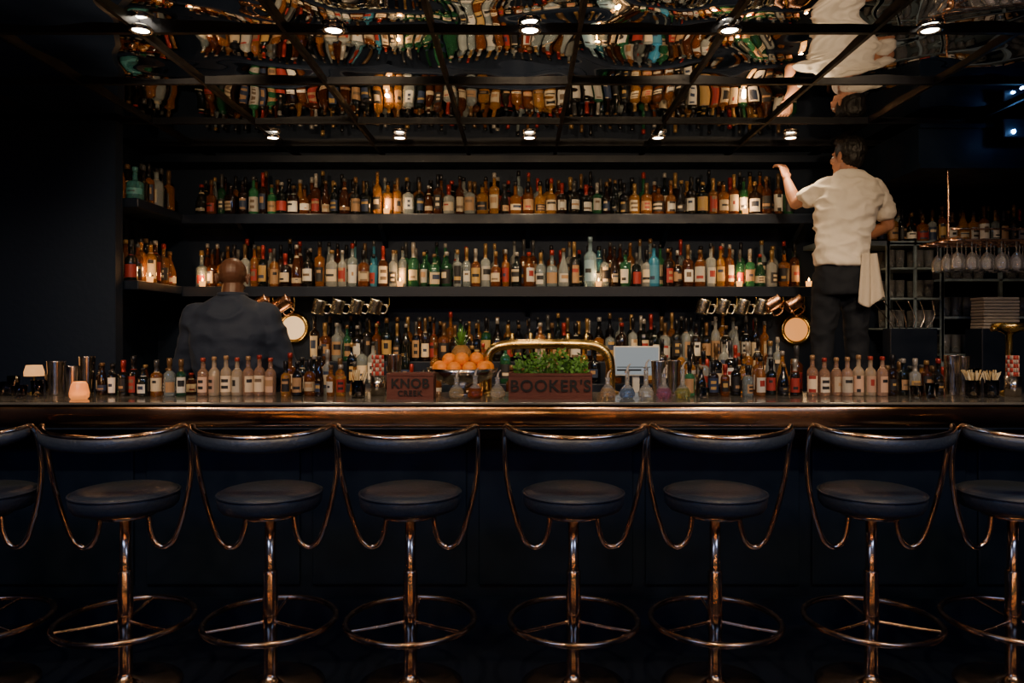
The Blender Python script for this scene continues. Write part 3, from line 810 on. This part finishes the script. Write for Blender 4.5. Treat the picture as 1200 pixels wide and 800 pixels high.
for i in range(K+1):
    for j in range(N+1):
        u=j/N;t=i/K
        x=2.062+.135*(u-.5)*(0.75+.4*t)+.012*t; y=4.425+.016*math.sin(u*13+t*1.5)+.03*(1-t)*u; z=1.86-t*(.29+.03*math.sin(u*5))
        vs.append((x,y,z))
for i in range(K):
    for j in range(N):
        k=i*(N+1)+j; fs.append((k,k+1,k+N+2,k+N+1))
b.add(vs,fs,0)
o=b.obj('towel',[M_TOWEL],parent=e); s=o.modifiers.new('t','SOLIDIFY'); s.thickness=.006

# bartender in navy shirt, shaved head, back to us
e=empty('bartender')
B=MB()
cx=-1.585; cy=4.12
HC=(cx-.012,cy+.045,1.688)
P=head(B,HC,.25,-.42,e,M_SKIND,hair=False)
B.cap((cx,cy-.005,1.52),.060,(cx-.005,cy+.03,1.635),.058)
B.loft([(cx,cy,.92,.12,.08),(cx,cy,1.1,.12,.08),(cx,cy,1.3,.14,.09),(cx,cy,1.45,.14,.08),(cx,cy,1.52,.08,.06)])
SL,SR=Vector((cx-.205,cy,1.475)),Vector((cx+.205,cy,1.475))
EL,WL=Vector((cx-.285,cy+.05,1.20)),Vector((cx-.16,cy+.29,1.14))
ER,WR=Vector((cx+.285,cy+.05,1.20)),Vector((cx+.16,cy+.29,1.12))
for a1,a2,a3 in ((SL,EL,WL),(SR,ER,WR)):
    B.cap(Vector((cx,cy,1.44)),.05,a1,.04)
    B.cap(a1,.045,a2,.038);B.cap(a2,.038,a2.lerp(a3,.4),.036);B.cap(a2.lerp(a3,.4),.036,a3,.027)
hand(B,WL,(.5,.8,-.35),(0,0,1),(1,-.2,-.3),curl=.7); hand(B,WR,(-.5,.8,-.35),(0,0,1),(-1,-.2,-.3),curl=.7)
HL,HR=Vector((cx-.09,cy,.93)),Vector((cx+.09,cy,.93)); KL,KR=Vector((cx-.1,cy+.03,.50)),Vector((cx+.1,cy+.03,.50)); AL,AR=Vector((cx-.11,cy,.09)),Vector((cx+.11,cy,.09))
for h_,k_,a_ in ((HL,KL,AL),(HR,KR,AR)):
    B.cap(h_,.06,k_,.045);B.cap(k_,.045,k_.lerp(a_,.35),.046);B.cap(k_.lerp(a_,.35),.046,a_,.034)
blob('body',B,.0045,M_SKIND,e,3)
T=MB()
T.loft([(cx,cy,.86,.19,.135),(cx,cy,.98,.185,.135),(cx,cy,1.12,.185,.135),(cx,cy,1.28,.205,.14),(cx,cy,1.42,.225,.138),(cx,cy,1.50,.205,.115),(cx,cy+.005,1.555,.13,.088),(cx,cy+.01,1.595,.078,.076)],n=2.5)
for a1,a2,a3 in ((SL,EL,WL),(SR,ER,WR)):
    T.cap(a1*.9+Vector((cx,cy,a1.z))*.1,.080,a2,.066);T.cap(a2,.066,a2.lerp(a3,.85),.046)
blob('work_shirt',T,.009,M_DENIM,e,4,amp=.013,freq=(6,6,8),bias=.25)
T=MB(); T.tube([(cx+.07*math.cos(a*.628),cy+.012+.07*math.sin(a*.628),1.60) for a in range(10)],.013,closed=True); T.obj('collar',[M_DENIM],parent=e)
T=MB(); T.loft([(cx,cy,.82,.175,.13),(cx,cy,.95,.17,.125),(cx,cy,1.02,.155,.115)])
for h_,k_,a_ in ((HL,KL,AL),(HR,KR,AR)): T.cap(h_-Vector((0,0,.03)),.10,k_,.073);T.cap(k_,.073,a_,.058)
blob('trousers',T,.009,M_PANTS,e,4,amp=.008,freq=(8,8,7))
T=MB()
for a_ in (AL,AR): T.loft([(a_.x,a_.y+.07,.003,.048,.14),(a_.x,a_.y+.07,.025,.052,.142),(a_.x,a_.y+.06,.05,.046,.115),(a_.x,a_.y+.01,.085,.044,.058),(a_.x,a_.y,.11,.044,.047)])
blob('shoes',T,.008,bpy.data.materials['shoe_leather'],e,2)

# ------------------------------------------------------------------ world & camera
w=bpy.data.worlds.new('World'); scene.world=w; w.use_nodes=True
w.node_tree.nodes['Background'].inputs['Color'].default_value=(.02,.04,.1,1); w.node_tree.nodes['Background'].inputs['Strength'].default_value=.3
cam=bpy.data.cameras.new('Camera'); co=bpy.data.objects.new('Camera',cam); COL.objects.link(co)
co.location=(0,0,CAMZ); co.rotation_euler=(math.pi/2,0,0)
cam.sensor_width=36; cam.lens=F/1200*36; cam.shift_x=-10/1200; cam.shift_y=-10/1200
cam.clip_start=.05
scene.camera=co
